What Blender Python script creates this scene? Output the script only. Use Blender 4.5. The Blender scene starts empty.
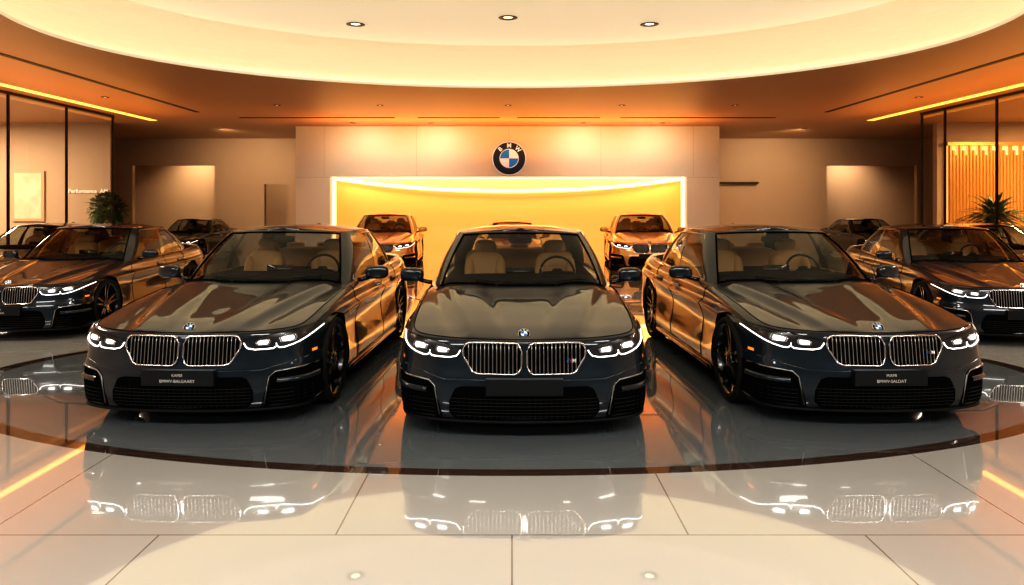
import bpy, bmesh, math, random
import numpy as np
from mathutils import Vector, Matrix
from mathutils.bvhtree import BVHTree
random.seed(4)
C = bpy.context.scene.collection

# ------------------------------------------------------------------ helpers
def pchip(xs, ys):
    xs = np.array(xs, float); ys = np.array(ys, float)
    h = np.diff(xs); d = np.diff(ys) / h
    m = np.zeros(len(xs)); m[0] = d[0]; m[-1] = d[-1]
    for i in range(1, len(xs) - 1):
        if d[i-1] * d[i] > 0:
            w1 = 2*h[i] + h[i-1]; w2 = h[i] + 2*h[i-1]
            m[i] = (w1 + w2) / (w1/d[i-1] + w2/d[i])
    def f(x):
        x = min(max(x, xs[0]), xs[-1])
        i = int(min(max(np.searchsorted(xs, x) - 1, 0), len(xs) - 2))
        t = (x - xs[i]) / h[i]
        return float((2*t**3-3*t*t+1)*ys[i] + (t**3-2*t*t+t)*h[i]*m[i] + (-2*t**3+3*t*t)*ys[i+1] + (t**3-t*t)*h[i]*m[i+1])
    return f
def lin(pts):
    xs = [p[0] for p in pts]; ys = [p[1] for p in pts]
    return lambda x: float(np.interp(x, xs, ys))

def mat(name, col, rough=0.5, metal=0.0, coat=0.0, emit=None, es=0.0, spec=0.5, noise=0.0, nscale=5.0, bump=0.0, ior=1.5, coat_rough=0.02, coat_ior=1.5):
    m = bpy.data.materials.new(name); m.use_nodes = True
    nt = m.node_tree; b = nt.nodes['Principled BSDF']
    b.inputs['Base Color'].default_value = (*col, 1)
    b.inputs['Roughness'].default_value = rough
    b.inputs['Metallic'].default_value = metal
    b.inputs['Coat Weight'].default_value = coat
    b.inputs['Coat Roughness'].default_value = coat_rough
    b.inputs['Coat IOR'].default_value = coat_ior
    b.inputs['Specular IOR Level'].default_value = spec
    b.inputs['IOR'].default_value = ior
    if emit:
        b.inputs['Emission Color'].default_value = (*emit, 1)
        b.inputs['Emission Strength'].default_value = es
    if noise > 0 or bump > 0:
        tc = nt.nodes.new('ShaderNodeTexCoord'); n = nt.nodes.new('ShaderNodeTexNoise')
        n.inputs['Scale'].default_value = nscale; n.inputs['Detail'].default_value = 4
        nt.links.new(tc.outputs['Object'], n.inputs['Vector'])
        if noise > 0:
            mx = nt.nodes.new('ShaderNodeMix'); mx.data_type = 'RGBA'
            mx.inputs[6].default_value = (*[c*(1-noise) for c in col], 1)
            mx.inputs[7].default_value = (*[min(1, c*(1+noise)) for c in col], 1)
            nt.links.new(n.outputs['Fac'], mx.inputs[0]); nt.links.new(mx.outputs[2], b.inputs['Base Color'])
        if bump > 0:
            bp = nt.nodes.new('ShaderNodeBump'); bp.inputs['Strength'].default_value = bump
            nt.links.new(n.outputs['Fac'], bp.inputs['Height']); nt.links.new(bp.outputs[0], b.inputs['Normal'])
    return m

def glassmat(name, tint, fres=1.45, rough=0.0):
    m = bpy.data.materials.new(name); m.use_nodes = True
    nt = m.node_tree; nt.nodes.clear()
    o = nt.nodes.new('ShaderNodeOutputMaterial'); mx = nt.nodes.new('ShaderNodeMixShader')
    t = nt.nodes.new('ShaderNodeBsdfTransparent'); t.inputs[0].default_value = (*tint, 1)
    g = nt.nodes.new('ShaderNodeBsdfGlossy'); g.inputs['Roughness'].default_value = rough
    f = nt.nodes.new('ShaderNodeFresnel')
    ge = nt.nodes.new('ShaderNodeNewGeometry'); mr = nt.nodes.new('ShaderNodeMapRange')
    mr.inputs['To Min'].default_value = fres; mr.inputs['To Max'].default_value = 1.0/fres
    nt.links.new(ge.outputs['Backfacing'], mr.inputs['Value']); nt.links.new(mr.outputs[0], f.inputs[0])
    nt.links.new(f.outputs[0], mx.inputs[0]); nt.links.new(t.outputs[0], mx.inputs[1]); nt.links.new(g.outputs[0], mx.inputs[2])
    nt.links.new(mx.outputs[0], o.inputs[0])
    return m

M = {}
M['paint'] = mat('car_paint', (0.013, 0.021, 0.029), 0.30, 0.15, 1.0, noise=0.10, nscale=400, spec=0.15, coat_ior=1.6, coat_rough=0.005)
M['amber_reflection'] = mat('amber_reflection_car_paint', (0.60, 0.28, 0.07), 0.28, 0.7, 1.0, noise=0.10, nscale=400, coat_ior=1.55, coat_rough=0.005)  # the niche's amber reflection put into the rear cars' paint colour
M['glass'] = glassmat('car_glass', (0.64, 0.68, 0.67), 1.42)
M['lens'] = glassmat('lamp_cover_glass', (0.97, 0.97, 0.97), 1.2)
M['chrome'] = mat('chrome', (0.74, 0.73, 0.72), 0.16, 1.0)
M['satin'] = mat('satin_metal', (0.50, 0.49, 0.48), 0.28, 1.0)
M['blackgloss'] = mat('black_gloss', (0.004, 0.004, 0.005), 0.12, 0, 0.5)
M['black'] = mat('black_plastic', (0.006, 0.006, 0.007), 0.6, spec=0.25, noise=0.2, nscale=60)
M['void'] = mat('intake_black', (0.003, 0.003, 0.003), 0.9, spec=0.05, noise=0.2, nscale=60)
M['slat'] = mat('intake_slat', (0.014, 0.014, 0.015), 0.5, spec=0.3)
M['seam'] = mat('panel_gap', (0.001, 0.001, 0.001), 0.9, spec=0.05)
M['rubber'] = mat('rubber', (0.010, 0.010, 0.010), 0.75, spec=0.3, bump=0.1, nscale=80)
M['rim'] = mat('rim_metal', (0.05, 0.05, 0.052), 0.25, 0.8, 0.5)
M['disc'] = mat('brake_metal', (0.10, 0.10, 0.10), 0.4, 1.0)
M['leather'] = mat('tan_leather', (0.64, 0.33, 0.12), 0.5, bump=0.05, nscale=120)
M['dash'] = mat('dash_plastic', (0.008, 0.008, 0.008), 0.7, spec=0.2)
M['led'] = mat('headlamp_led', (1, 1, 1), 0.3, emit=(1.0, 0.97, 0.93), es=2.4)
M['ledsoft'] = mat('headlamp_bulb', (1, 1, 1), 0.3, emit=(1.0, 0.97, 0.93), es=1.6)
M['reflector'] = mat('lamp_reflector', (0.55, 0.55, 0.56), 0.2, 0.9)
M['housing'] = mat('lamp_housing', (0.05, 0.05, 0.052), 0.25, 0.6)
M['amber'] = mat('amber_marker', (0.8, 0.22, 0.03), 0.25, 0, 0.2, emit=(1, 0.3, 0.05), es=0.6)
M['red'] = mat('tail_lamp_red', (0.35, 0.01, 0.01), 0.2, 0, 1.0)
M['plate'] = mat('plate_dark', (0.009, 0.011, 0.013), 0.4, 0, 0.1, spec=0.25)
M['platetext'] = mat('plate_lettering', (0.60, 0.58, 0.54), 0.5)
M['eblack'] = mat('emblem_black', (0.005, 0.008, 0.010), 0.45, spec=0.3)
M['eblue'] = mat('emblem_blue', (0.01, 0.20, 0.60), 0.4, spec=0.3)
M['ewhite'] = mat('emblem_white', (0.90, 0.92, 0.90), 0.4, spec=0.3)
M['erim'] = mat('emblem_rim', (0.75, 0.76, 0.76), 0.35, 0.6)

class MB:
    def __init__(s): s.v = []; s.f = []; s.m = []; s.mats = []
    def mi(s, k):
        if k not in s.mats: s.mats.append(k)
        return s.mats.index(k)
    def add(s, vs, fs, k):
        o = len(s.v); s.v += [tuple(p) for p in vs]; i = s.mi(k)
        for f in fs: s.f.append(tuple(a + o for a in f)); s.m.append(i)
    def grid(s, rows, k, closed_u=False, closed_v=False, flip=False):
        nr = len(rows); nc = len(rows[0]); vs = [p for r in rows for p in r]; fs = []
        for i in range(nr - (0 if closed_v else 1)):
            for j in range(nc - (0 if closed_u else 1)):
                a = i*nc + j; b = i*nc + (j+1) % nc; c = ((i+1) % nr)*nc + (j+1) % nc; d = ((i+1) % nr)*nc + j
                fs.append((a, d, c, b) if flip else (a, b, c, d))
        s.add(vs, fs, k)
    def tube(s, pts, r, k, n=6, closed=False, ry=None):
        pts = [Vector(p) for p in pts]; N = len(pts); rows = []
        for i in range(N):
            a = pts[i-1] if (i > 0 or closed) else pts[i]; b = pts[(i+1) % N] if (i < N-1 or closed) else pts[i]
            t = (b - a)
            t = t.normalized() if t.length > 1e-9 else Vector((1, 0, 0))
            up = Vector((0, 0, 1)) if abs(t.z) < 0.9 else Vector((0, 1, 0))
            s1 = t.cross(up).normalized(); s2 = s1.cross(t)
            rows.append([pts[i] + (s1*math.cos(q) + s2*math.sin(q))*r for q in [2*math.pi*j/n for j in range(n)]])
        s.grid(rows, k, closed_u=True, closed_v=closed)
        if not closed:
            o = len(s.v) - N*n
            s.f.append(tuple(o + j for j in range(n))); s.m.append(s.mi(k))
            s.f.append(tuple(o + (N-1)*n + j for j in reversed(range(n)))); s.m.append(s.mi(k))
    def box(s, x0, x1, y0, y1, z0, z1, k):
        v = [(x0,y0,z0),(x1,y0,z0),(x1,y1,z0),(x0,y1,z0),(x0,y0,z1),(x1,y0,z1),(x1,y1,z1),(x0,y1,z1)]
        s.add(v, [(0,3,2,1),(4,5,6,7),(0,1,5,4),(1,2,6,5),(2,3,7,6),(3,0,4,7)], k)
    def sup(s, c, h, k, e1=0.4, e2=0.4, nu=20, nv=12, M4=None):
        rows = []
        def p(a, e): return math.copysign(abs(a)**e, a)
        for i in range(nv+1):
            ph = -math.pi/2 + math.pi*i/nv; r = []
            for j in range(nu):
                th = 2*math.pi*j/nu
                q = Vector((h[0]*p(math.cos(ph), e1)*p(math.cos(th), e2), h[1]*p(math.cos(ph), e1)*p(math.sin(th), e2), h[2]*p(math.sin(ph), e1)))
                if M4: q = M4 @ q
                r.append(q + Vector(c))
            rows.append(r)
        s.grid(rows, k, closed_u=True)
    def lathe(s, prof, k, n=40, axis='x', c=(0, 0, 0), closed_prof=False):
        rows = []
        for (a, r) in prof:
            rr = []
            for j in range(n):
                q = 2*math.pi*j/n
                if axis == 'x': rr.append((c[0]+a, c[1]+r*math.cos(q), c[2]+r*math.sin(q)))
                elif axis == 'y': rr.append((c[0]+r*math.cos(q), c[1]+a, c[2]+r*math.sin(q)))
                else: rr.append((c[0]+r*math.cos(q), c[1]+r*math.sin(q), c[2]+a))
            rows.append(rr)
        s.grid(rows, k, closed_u=True, closed_v=closed_prof)
    def obj(s, name, parent=None, smooth=True, angle=None, loc=None, norm=True):
        me = bpy.data.meshes.new(name); me.from_pydata(s.v, [], s.f)
        for k in s.mats: me.materials.append(M[k])
        me.polygons.foreach_set('material_index', s.m)
        if norm:
            bm = bmesh.new(); bm.from_mesh(me); bmesh.ops.recalc_face_normals(bm, faces=bm.faces); bm.to_mesh(me); bm.free()
        if smooth:
            me.shade_smooth()
            if angle: me.set_sharp_from_angle(angle=math.radians(angle))
        me.update()
        ob = bpy.data.objects.new(name, me); C.objects.link(ob)
        if parent: ob.parent = parent
        if loc: ob.location = loc
        return ob

def text_verts(body, size, extrude=0.002, bold=0.0):
    cu = bpy.data.curves.new('t', 'FONT'); cu.body = body; cu.size = size; cu.extrude = extrude; cu.offset = bold
    cu.align_x = 'CENTER'; cu.align_y = 'CENTER'
    ob = bpy.data.objects.new('t', cu); C.objects.link(ob)
    dg = bpy.context.evaluated_depsgraph_get()
    me = bpy.data.meshes.new_from_object(ob.evaluated_get(dg))
    vs = [v.co.copy() for v in me.vertices]; fs = [tuple(p.vertices) for p in me.polygons]
    bpy.data.objects.remove(ob); bpy.data.curves.remove(cu); bpy.data.meshes.remove(me)
    R = Matrix.Rotation(math.pi/2, 4, 'X')
    my = (min(v.y for v in vs) + max(v.y for v in vs))/2
    return [R @ (v - Vector((0, my, 0))) for v in vs], fs

# ------------------------------------------------------------------ car body surface
KX = 1.075
OUT = [(0,0),(0.2,0.008),(0.4,0.032),(0.56,0.072),(0.70,0.130),(0.81,0.21),(0.875,0.34),(0.905,0.58),(0.920,1.0),(0.922,1.6),(0.928,2.4),
       (0.93,3.2),(0.93,3.8),(0.915,4.2),(0.88,4.5),(0.80,4.72),(0.65,4.84),(0.4,4.91),(0,4.94)]
OUT = [(a*KX, b) for a, b in OUT]
ss = [0]
for a, b in zip(OUT[:-1], OUT[1:]): ss.append(ss[-1] + math.hypot(a[0]-b[0], a[1]-b[1]))
fx = pchip(ss, [p[0] for p in OUT]); fy = pchip(ss, [p[1] for p in OUT])
KY = [0, 0.3, 0.9, 1.6, 2.8, 3.8, 4.6, 4.94]
Z = [[.12,.17,.28,.42,.53,.62,.69,.722,.736],
     [.12,.17,.29,.43,.54,.64,.712,.752,.772],
     [.16,.21,.34,.48,.60,.735,.782,.832,.866],
     [.17,.22,.34,.48,.60,.760,.805,.892,.932],
     [.17,.22,.34,.48,.62,.775,.815,.90,.955],
     [.17,.22,.34,.48,.62,.80,.84,.92,.985],
     [.18,.24,.36,.50,.65,.82,.88,.96,1.02],
     [.20,.26,.36,.50,.65,.80,.90,.98,1.04]]
D = [[.09,.02,.00,.008,.030,.042,.052,.062,.082],
     [.07,.015,.0,.0,.020,.028,.045,.066,.095],
     [.06,.02,.0,.0,.018,.0,.044,.070,.110],
     [.07,.03,.022,.040,.050,.0,.048,.068,.108],
     [.07,.03,.022,.048,.058,.0,.046,.060,.10],
     [.06,.02,.0,.005,.026,-.012,.038,.058,.11],
     [.08,.03,0,0,.015,.01,.04,.07,.13],
     [.12,.05,0,0,.02,.04,.06,.08,.13]]
NL = 9; SUB = 4; R = (NL-1)*SUB
fz = [pchip(KY, [Z[j][k] for j in range(8)]) for k in range(NL)]
fd = [pchip(KY, [D[j][k] for j in range(8)]) for k in range(NL)]
zc = pchip([.07,.2,.3,.5,.8,1.2,1.5,1.7,2.0,3.8,4.15,4.5,4.85],[.736,.764,.784,.815,.862,.922,.970,.980,.93,.95,1.06,1.085,1.065])
N = 160; MW = 90
cols = []
for i in range(N+1):
    s = ss[-1]*i/N
    x, y = fx(s), fy(s)
    e = 1e-3
    tx, ty = fx(min(s+e, ss[-1]))-fx(max(s-e, 0)), fy(min(s+e, ss[-1]))-fy(max(s-e, 0))
    l = math.hypot(tx, ty) or 1; nx, ny = ty/l, -tx/l
    if i == 0: nx, ny = 0, -1
    if i == N: nx, ny = 0, 1
    zz = pchip(range(NL), [f(y) for f in fz]); da = pchip(range(6), [f(y) for f in fd][:6]); db = pchip(range(5, NL), [f(y) for f in fd][5:])
    dd = lambda q: da(q) if q <= 5 else db(q)
    cols.append([(max(0, x - nx*dd(q/SUB)) if i not in (0, N) else 0.0, y - ny*dd(q/SUB), zz(q/SUB)) for q in range(R+1)])
V = []; F = []; T = []
ring = []
for c in range(2*N):
    i = c if c <= N else 2*N - c; sg = 1 if c <= N else -1
    ring.append([]);
    for p in cols[i]: ring[-1].append(len(V)); V.append((p[0]*sg, p[1], p[2]))
Y_D0, Y_D1, Y_D2 = 1.62, 2.80, 3.52
for c in range(2*N):
    d = (c+1) % (2*N)
    i = c if c <= N else 2*N - c
    ym = cols[min(i, N)][R//2][1]
    for q in range(R):
        tag = 0
        zq = V[ring[c][q]][2]
        if zq > 0.235 and Y_D0 < ym < Y_D1: tag = 4
        elif zq > 0.235 and Y_D1 <= ym < Y_D2: tag = 5
        if tag and c > N: tag += 2
        F.append((ring[c][q], ring[d][q], ring[d][q+1], ring[c][q+1])); T.append(tag)
def crease(x, y):
    t = min(max((y-0.20)/1.30, 0), 1)
    b = math.sin(math.pi*min(1, max(0, (y-0.10)/1.68)))**0.45 if 0.10 < y < 1.78 else 0
    ax = abs(x)
    xl = 0.43 + 0.29*t; xm = 0.16 + 0.22*t
    step = lambda c, w: 1/(1+math.exp(min(60, (ax-c)/w)))
    return b*(0.028*step(xl, 0.014) - 0.020*step(xm, 0.022) + 0.007*math.exp(-((ax-xl)/0.06)**2) - 0.013*math.exp(-((ax-xl-0.09)/0.06)**2))
rows = []
for i in range(1, N):
    L = ring[2*N-i][R]; Rr = ring[i][R]; xs, y, zs = V[Rr]; r = [L]
    for j in range(1, MW):
        w = -1 + 2*j/MW
        ex = 2.6 if y > 1.7 else 3.0
        zz_ = zs + (max(zc(y), zs - 0.05) - zs)*(1-abs(w)**ex)
        r.append(len(V)); V.append((w*xs, y, zz_ + crease(w*xs, y)*(1-abs(w)**12)))
    r.append(Rr); rows.append(r)
for a, b in zip(rows[:-1], rows[1:]):
    for j in range(MW):
        ym = (V[a[j]][1]+V[b[j]][1])/2; xm = abs(V[a[j]][0]+V[b[j+1]][0])/2
        tag = 1 if ym < 1.47 else (3 if ym > 4.38 else (2 if xm < 0.80 else 0))
        F.append((a[j], a[j+1], b[j+1], b[j])); T.append(tag)
for j in range(MW):
    F.append((ring[0][R], rows[0][j+1], rows[0][j])); T.append(1)
    F.append((ring[N][R], rows[-1][j], rows[-1][j+1])); T.append(3)
for i in range(1, N-1):
    F.append((ring[i][0], ring[i+1][0], ring[2*N-i-1][0], ring[2*N-i][0])[::-1]); T.append(2)
F.append((ring[0][0], ring[1][0], ring[2*N-1][0])[::-1]); T.append(2)
F.append((ring[N][0], ring[N+1][0], ring[N-1][0])[::-1]); T.append(2)
raw = bpy.data.meshes.new('raw'); raw.from_pydata(V, [], F)
raw.polygons.foreach_set('material_index', T)
for k in range(8): raw.materials.append(M['paint'])
bm = bmesh.new(); bm.from_mesh(raw); bmesh.ops.recalc_face_normals(bm, faces=bm.faces); bm.to_mesh(raw); bm.free()
bvh = BVHTree.FromPolygons([v.co.copy() for v in raw.vertices], [tuple(p.vertices) for p in raw.polygons])
rawN = [v.normal.copy() for v in raw.vertices]; rawP = [tuple(p.vertices) for p in raw.polygons]; rawV = [v.co.copy() for v in raw.vertices]
def snorm(idx, loc):
    n = Vector(); 
    for vi in rawP[idx]:
        n += rawN[vi] / ((rawV[vi]-loc).length + 1e-5)
    return n.normalized()
def cast(o, d):
    h = bvh.ray_cast(Vector(o), Vector(d))
    if h[0] is None:
        h = bvh.find_nearest(Vector(o)+Vector(d)*1.5)
    return h[0], snorm(h[2], h[0])
def pf(x, z, off=0.0):
    l, n = cast((x, -1, z), (0, 1, 0)); return l + n*off
def pr(x, z, off=0.0):
    l, n = cast((x, 6.5, z), (0, -1, 0)); return l + n*off
def ps(sg, y, z, off=0.0):
    l, n = cast((2*sg, y, z), (-sg, 0, 0)); return l + n*off
def pt(x, y, off=0.0):
    l, n = cast((x, y, 3), (0, 0, -1)); return l + n*off

# boolean arches
WX, WR, WZ, WYF, WYR, AR = 0.905*KX, 0.372, 0.372, 0.87, 3.845, 0.402
body0 = bpy.data.objects.new('b0', raw); C.objects.link(body0)
cut = MB()
for yy in (WYF, WYR):
    for sg in (1, -1):
        n = 72; 
        ra = [(sg*0.60, yy+AR*math.cos(2*math.pi*j/n), WZ+0.005+AR*math.sin(2*math.pi*j/n)) for j in range(n)]
        rb = [(sg*1.3, p[1], p[2]) for p in ra]
        cut.add(ra+rb, [(j, (j+1) % n, n+(j+1) % n, n+j) for j in range(n)] + [tuple(range(n))[::-1], tuple(range(n, 2*n))], 'black')
cutob = cut.obj('cut')
md = body0.modifiers.new('b', 'BOOLEAN'); md.operation = 'DIFFERENCE'; md.object = cutob; md.solver = 'EXACT'
dg = bpy.context.evaluated_depsgraph_get(); dg.update()
bres = bpy.data.meshes.new_from_object(body0.evaluated_get(dg))
bpy.data.objects.remove(body0); bpy.data.objects.remove(cutob)

car = bpy.data.objects.new('car', None); C.objects.link(car); car.empty_display_size = 0.5
groups = {k: [] for k in range(12)}
vc = [v.co.copy() for v in bres.vertices]
for p in bres.polygons:
    c = p.center; t = p.material_index if p.material_index < 8 else 0
    for yy in (WYF, WYR):
        dd_ = math.hypot(c.y-yy, c.z-WZ-0.005)
        allr = all(abs(math.hypot(vc[i].y-yy, vc[i].z-WZ-0.005)-AR) < 0.003 for i in p.vertices)
        if (allr and abs(p.normal.x) < 0.5) or (abs(abs(c.x)-0.60) < 0.002 and dd_ < AR): t = 8 + (1 if yy == WYR else 0) + (2 if c.x < 0 else 0)
    groups[t].append(p)
def submesh(name, faces, mk, parent, custom=True):
    mp = {}; vs = []; fs = []
    for p in faces:
        f = []
        for i in p.vertices:
            if i not in mp: mp[i] = len(vs); vs.append(vc[i])
            f.append(mp[i])
        fs.append(f)
    me = bpy.data.meshes.new(name); me.from_pydata(vs, [], fs); me.materials.append(M[mk]); me.shade_smooth(); me.update()
    if custom:
        ns = []
        for v in vs:
            h = bvh.find_nearest(v); ns.append(snorm(h[2], h[0]))
        me.normals_split_custom_set_from_vertices(ns)
    ob = bpy.data.objects.new(name, me); C.objects.link(ob); ob.parent = parent
    return ob
body = submesh('body', groups[0], 'paint', car)
hood = submesh('hood', groups[1], 'paint', car)
submesh('trunk_lid', groups[3], 'paint', car)
submesh('underbody', groups[2], 'dash', car, custom=False)
for k in (8, 9, 10, 11): submesh('wheel_arch_lining', groups[k], 'void', car, custom=False)
doors = {}
for t, sg, fr in ((4, 1, 1), (6, -1, 1), (5, 1, 0), (7, -1, 0)):
    doors[(sg, fr)] = submesh('door', groups[t], 'paint', car)

# seams
def col_for(y):
    return min(range(N), key=lambda i: abs(cols[i][R//2][1]-y) + (10 if cols[i][R//2][0] < 0.5 else 0))
for sg in (1, -1):
    mb = MB()
    for y in (Y_D0, Y_D1, Y_D2):
        i = col_for(y)
        mb.tube([(sg*(p[0]+0.0005), p[1], p[2]) for p in cols[i] if p[2] > 0.235], 0.0048, 'seam', 5)
    i0, i1 = col_for(Y_D0), col_for(Y_D2)
    pts = []
    for i in range(i0, i1+1):
        p = min(cols[i], key=lambda p: abs(p[2]-0.245)); pts.append((sg*(p[0]+0.001), p[1], p[2]))
    mb.tube(pts, 0.004, 'seam', 5)
    mb.obj('door_seal', car)
    mb = MB()
    ih = next(i for i in range(N) if cols[i][R][1] > 1.50)
    mb.tube([(sg*cols[i][R][0], cols[i][R][1], cols[i][R][2]+0.0005) for i in range(0, ih)], 0.0036, 'seam', 5)
    mb.obj('hood_gap', car)
    mb = MB()
    pts = [(sg*(ps(sg, y, 0.205).x*sg + 0.004), y, 0.195) for y in np.linspace(WYF+AR+0.03, WYR-AR-0.03, 24)]
    mb.tube(pts, 0.028, 'blackgloss', 8)
    mb.obj('side_skirt', car)
mb = MB()
il = next(i for i in range(N) if cols[i][4][1] > 0.42)
pts = [(-cols[i][3][0], cols[i][3][1]-0.004, cols[i][3][2]-0.012) for i in range(il, 0, -1)] + [(cols[i][3][0], cols[i][3][1]-0.004, cols[i][3][2]-0.012) for i in range(0, il+1)]
mb.tube(pts, 0.012, 'black', 8)
mb.obj('front_splitter', car)

# ------------------------------------------------------------------ greenhouse
BT = [(0,0,1.47),(.10,.32,1.50),(.20,.62,1.60),(.25,.755,1.72),(.29,.792,1.84),(.40,.815,2.35),(.5,.820,2.85),(.6,.80,3.35),(.7,.765,3.8),(.75,.72,4.05),(.80,.64,4.2),(.88,.42,4.30),(1.0,0,4.36)]
RT = [(0,0,2.22,1.428),(.10,.26,2.235,1.424),(.20,.48,2.29,1.412),(.25,.572,2.37,1.404),(.29,.608,2.46,1.406),(.40,.632,2.71,1.416),(.5,.637,2.95,1.416),(.6,.625,3.2,1.405),(.7,.59,3.45,1.38),(.75,.55,3.56,1.362),(.80,.48,3.62,1.352),(.88,.31,3.66,1.357),(1.0,0,3.68,1.362)]
BT = [(a, b*KX, c) for a, b, c in BT]; RT = [(a, b*KX, c, d+0.034) for a, b, c, d in RT]
bx, by = pchip([a[0] for a in BT], [a[1] for a in BT]), pchip([a[0] for a in BT], [a[2] for a in BT])
rx, ry, rz = [pchip([a[0] for a in RT], [a[k] for a in RT]) for k in (1, 2, 3)]
bzc = {}
def bz(u):
    k = round(u, 4)
    if k not in bzc: bzc[k] = pt(min(bx(u), 0.862), by(u)).z - 0.012
    return bzc[k]
def G(u, v, sg=1, off=0.0):
    B = Vector((bx(u), by(u), bz(u))); Rf = Vector((rx(u), ry(u), rz(u)))
    p = B.lerp(Rf, v)
    if u < 0.25: o = Vector((p.x*0.6, -1, 0.6))
    elif u > 0.8: o = Vector((p.x*0.6, 1, 0.8))
    else:
        o = Vector((1, 0, 0.3))
        if u < 0.29: o = o.lerp(Vector((p.x*0.6, -1, 0.6)), (0.29-u)/0.04)
        if u > 0.75: o = o.lerp(Vector((p.x*0.6, 1, 0.8)), (u-0.75)/0.05)
    o.normalize()
    p = p + o*(0.034*math.sin(math.pi*v)+off)
    return Vector((p.x*sg, p.y, p.z))
def panel(mb, u0, u1, v0, v1, k, sg=1, off=0.0, nu=14, nv=8):
    f = lambda a: (a if callable(a) else (lambda v: a))
    u0, u1 = f(u0), f(u1)
    rows = []
    for i in range(nv+1):
        v = v0 + (v1-v0)*i/nv
        rows.append([G(u0(v)+(u1(v)-u0(v))*j/nu, v, sg, off) for j in range(nu+1)])
    mb.grid(rows, k, flip=(sg < 0))
uW = 0.234; VT = 0.95
mb = MB()
rows_ = [[G(abs(s)*uW, 0.0+VT*i/10, 1 if s >= 0 else -1, -0.004) for s in np.linspace(-1, 1, 33)] for i in range(11)]
mb.grid(rows_, 'glass'); mb.obj('windshield', car)
mb = MB()
rows_ = [[G(1-abs(s)*0.185, 0.02+0.92*i/10, 1 if s >= 0 else -1, -0.004) for s in np.linspace(-1, 1, 25)] for i in range(11)]
mb.grid(rows_, 'glass'); mb.obj('rear_window', car)
u1v = lambda v: 0.705 - 0.035*v
for sg in (1, -1):
    mb = MB(); panel(mb, 0.296, 0.492, 0.06, 0.915, 'glass', sg, -0.004)
    mb.obj('window', doors[(sg, 1)])
    mb = MB(); panel(mb, 0.512, u1v, 0.06, 0.915, 'glass', sg, -0.004)
    mb.obj('window', doors[(sg, 0)])
mb = MB()
for sg in (1, -1):
    panel(mb, uW, 0.298, 0, 1, 'paint', sg, 0, 5, 10)
    panel(mb, 0, uW, VT, 1, 'paint', sg, 0, 14, 2)
    panel(mb, 0.292, 0.75, 0.91, 1, 'paint', sg, 0, 24, 3)
    panel(mb, 0.486, 0.518, 0.03, 0.925, 'blackgloss', sg, 0.001, 3, 8)
    panel(mb, 0.29, 0.75, 0, 0.065, 'paint', sg, 0, 20, 2)
    panel(mb, u1v, 0.75, 0.06, 0.925, 'paint', sg, 0, 5, 8)
    panel(mb, 0.75, 0.815, 0, 1, 'paint', sg, 0, 5, 10)
    panel(mb, 0.815, 1.0, 0.94, 1, 'paint', sg, 0, 10, 2)
    panel(mb, 0.815, 1.0, 0, 0.02, 'paint', sg, 0, 10, 1)
us = np.linspace(0.0, 1.0, 61)
rr = []
for u in us[1:-1]:
    x, y, z = rx(u), ry(u), rz(u)
    cr = 0.052*math.sin(math.pi*min(1, max(0, (y-2.08)/1.85)))**0.5
    rr.append([(w*x, y, z + cr*(1-abs(w)**2.3)) for w in np.linspace(-1, 1, 21)])
mb.grid(rr, 'paint')
mb.add([(0, ry(0), rz(0))] + rr[0], [(0, j+1, j+2) for j in range(20)], 'paint')
mb.add([(0, ry(1), rz(1))] + rr[-1], [(0, j+1, j+2) for j in range(20)], 'paint')
mb.obj('roof', car, norm=True)
for sg in (1, -1):
    mb = MB()
    loop = [G(u, 0.06, sg, 0.003) for u in np.linspace(0.296, 0.705, 24)] + [G(u1v(v), v, sg, 0.003) for v in np.linspace(0.12, 0.88, 6)] + [G(u, 0.915, sg, 0.003) for u in np.linspace(0.67, 0.296, 20)]
    mb.tube(loop, 0.0068, 'satin', 6, closed=True)
    mb.obj('window_trim', car)
mb = MB()
mb.tube([G(uW, v, -1, 0.0) for v in np.linspace(0.02, VT, 12)] + [G(abs(s)*uW, VT, 1 if s >= 0 else -1, 0) for s in np.linspace(-1, 1, 25)][1:-1] + [G(uW, v, 1, 0.0) for v in np.linspace(VT, 0.02, 12)], 0.010, 'void', 6)
mb.obj('windshield_seal', car)
mb = MB()
mb.tube([G(abs(s)*uW, 0.015, 1 if s >= 0 else -1, 0.004) for s in np.linspace(-1, 1, 31)], 0.018, 'void', 8)
mb.obj('cowl', car)
for base, tip in ((0.30, -0.42), (-0.22, 0.60)):
    mb = MB()
    pts = []
    for t in np.linspace(0, 1, 12):
        x = base + (tip-base)*t; u = min(abs(x)/0.81*0.25, 0.225)
        q = G(u, 0.02+0.07*t, 1 if x >= 0 else -1, 0.014); pts.append(q)
    mb.tube(pts, 0.006, 'black', 6); mb.sup(pts[0], (0.02, 0.02, 0.02), 'black', 1, 1, 10, 6)
    mb.obj('wiper', car)
mb = MB(); mb.sup((0, 3.5, 1.46), (0.025, 0.09, 0.04), 'paint', 0.8, 1.0, 14, 8); mb.obj('roof_antenna', car)

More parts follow.
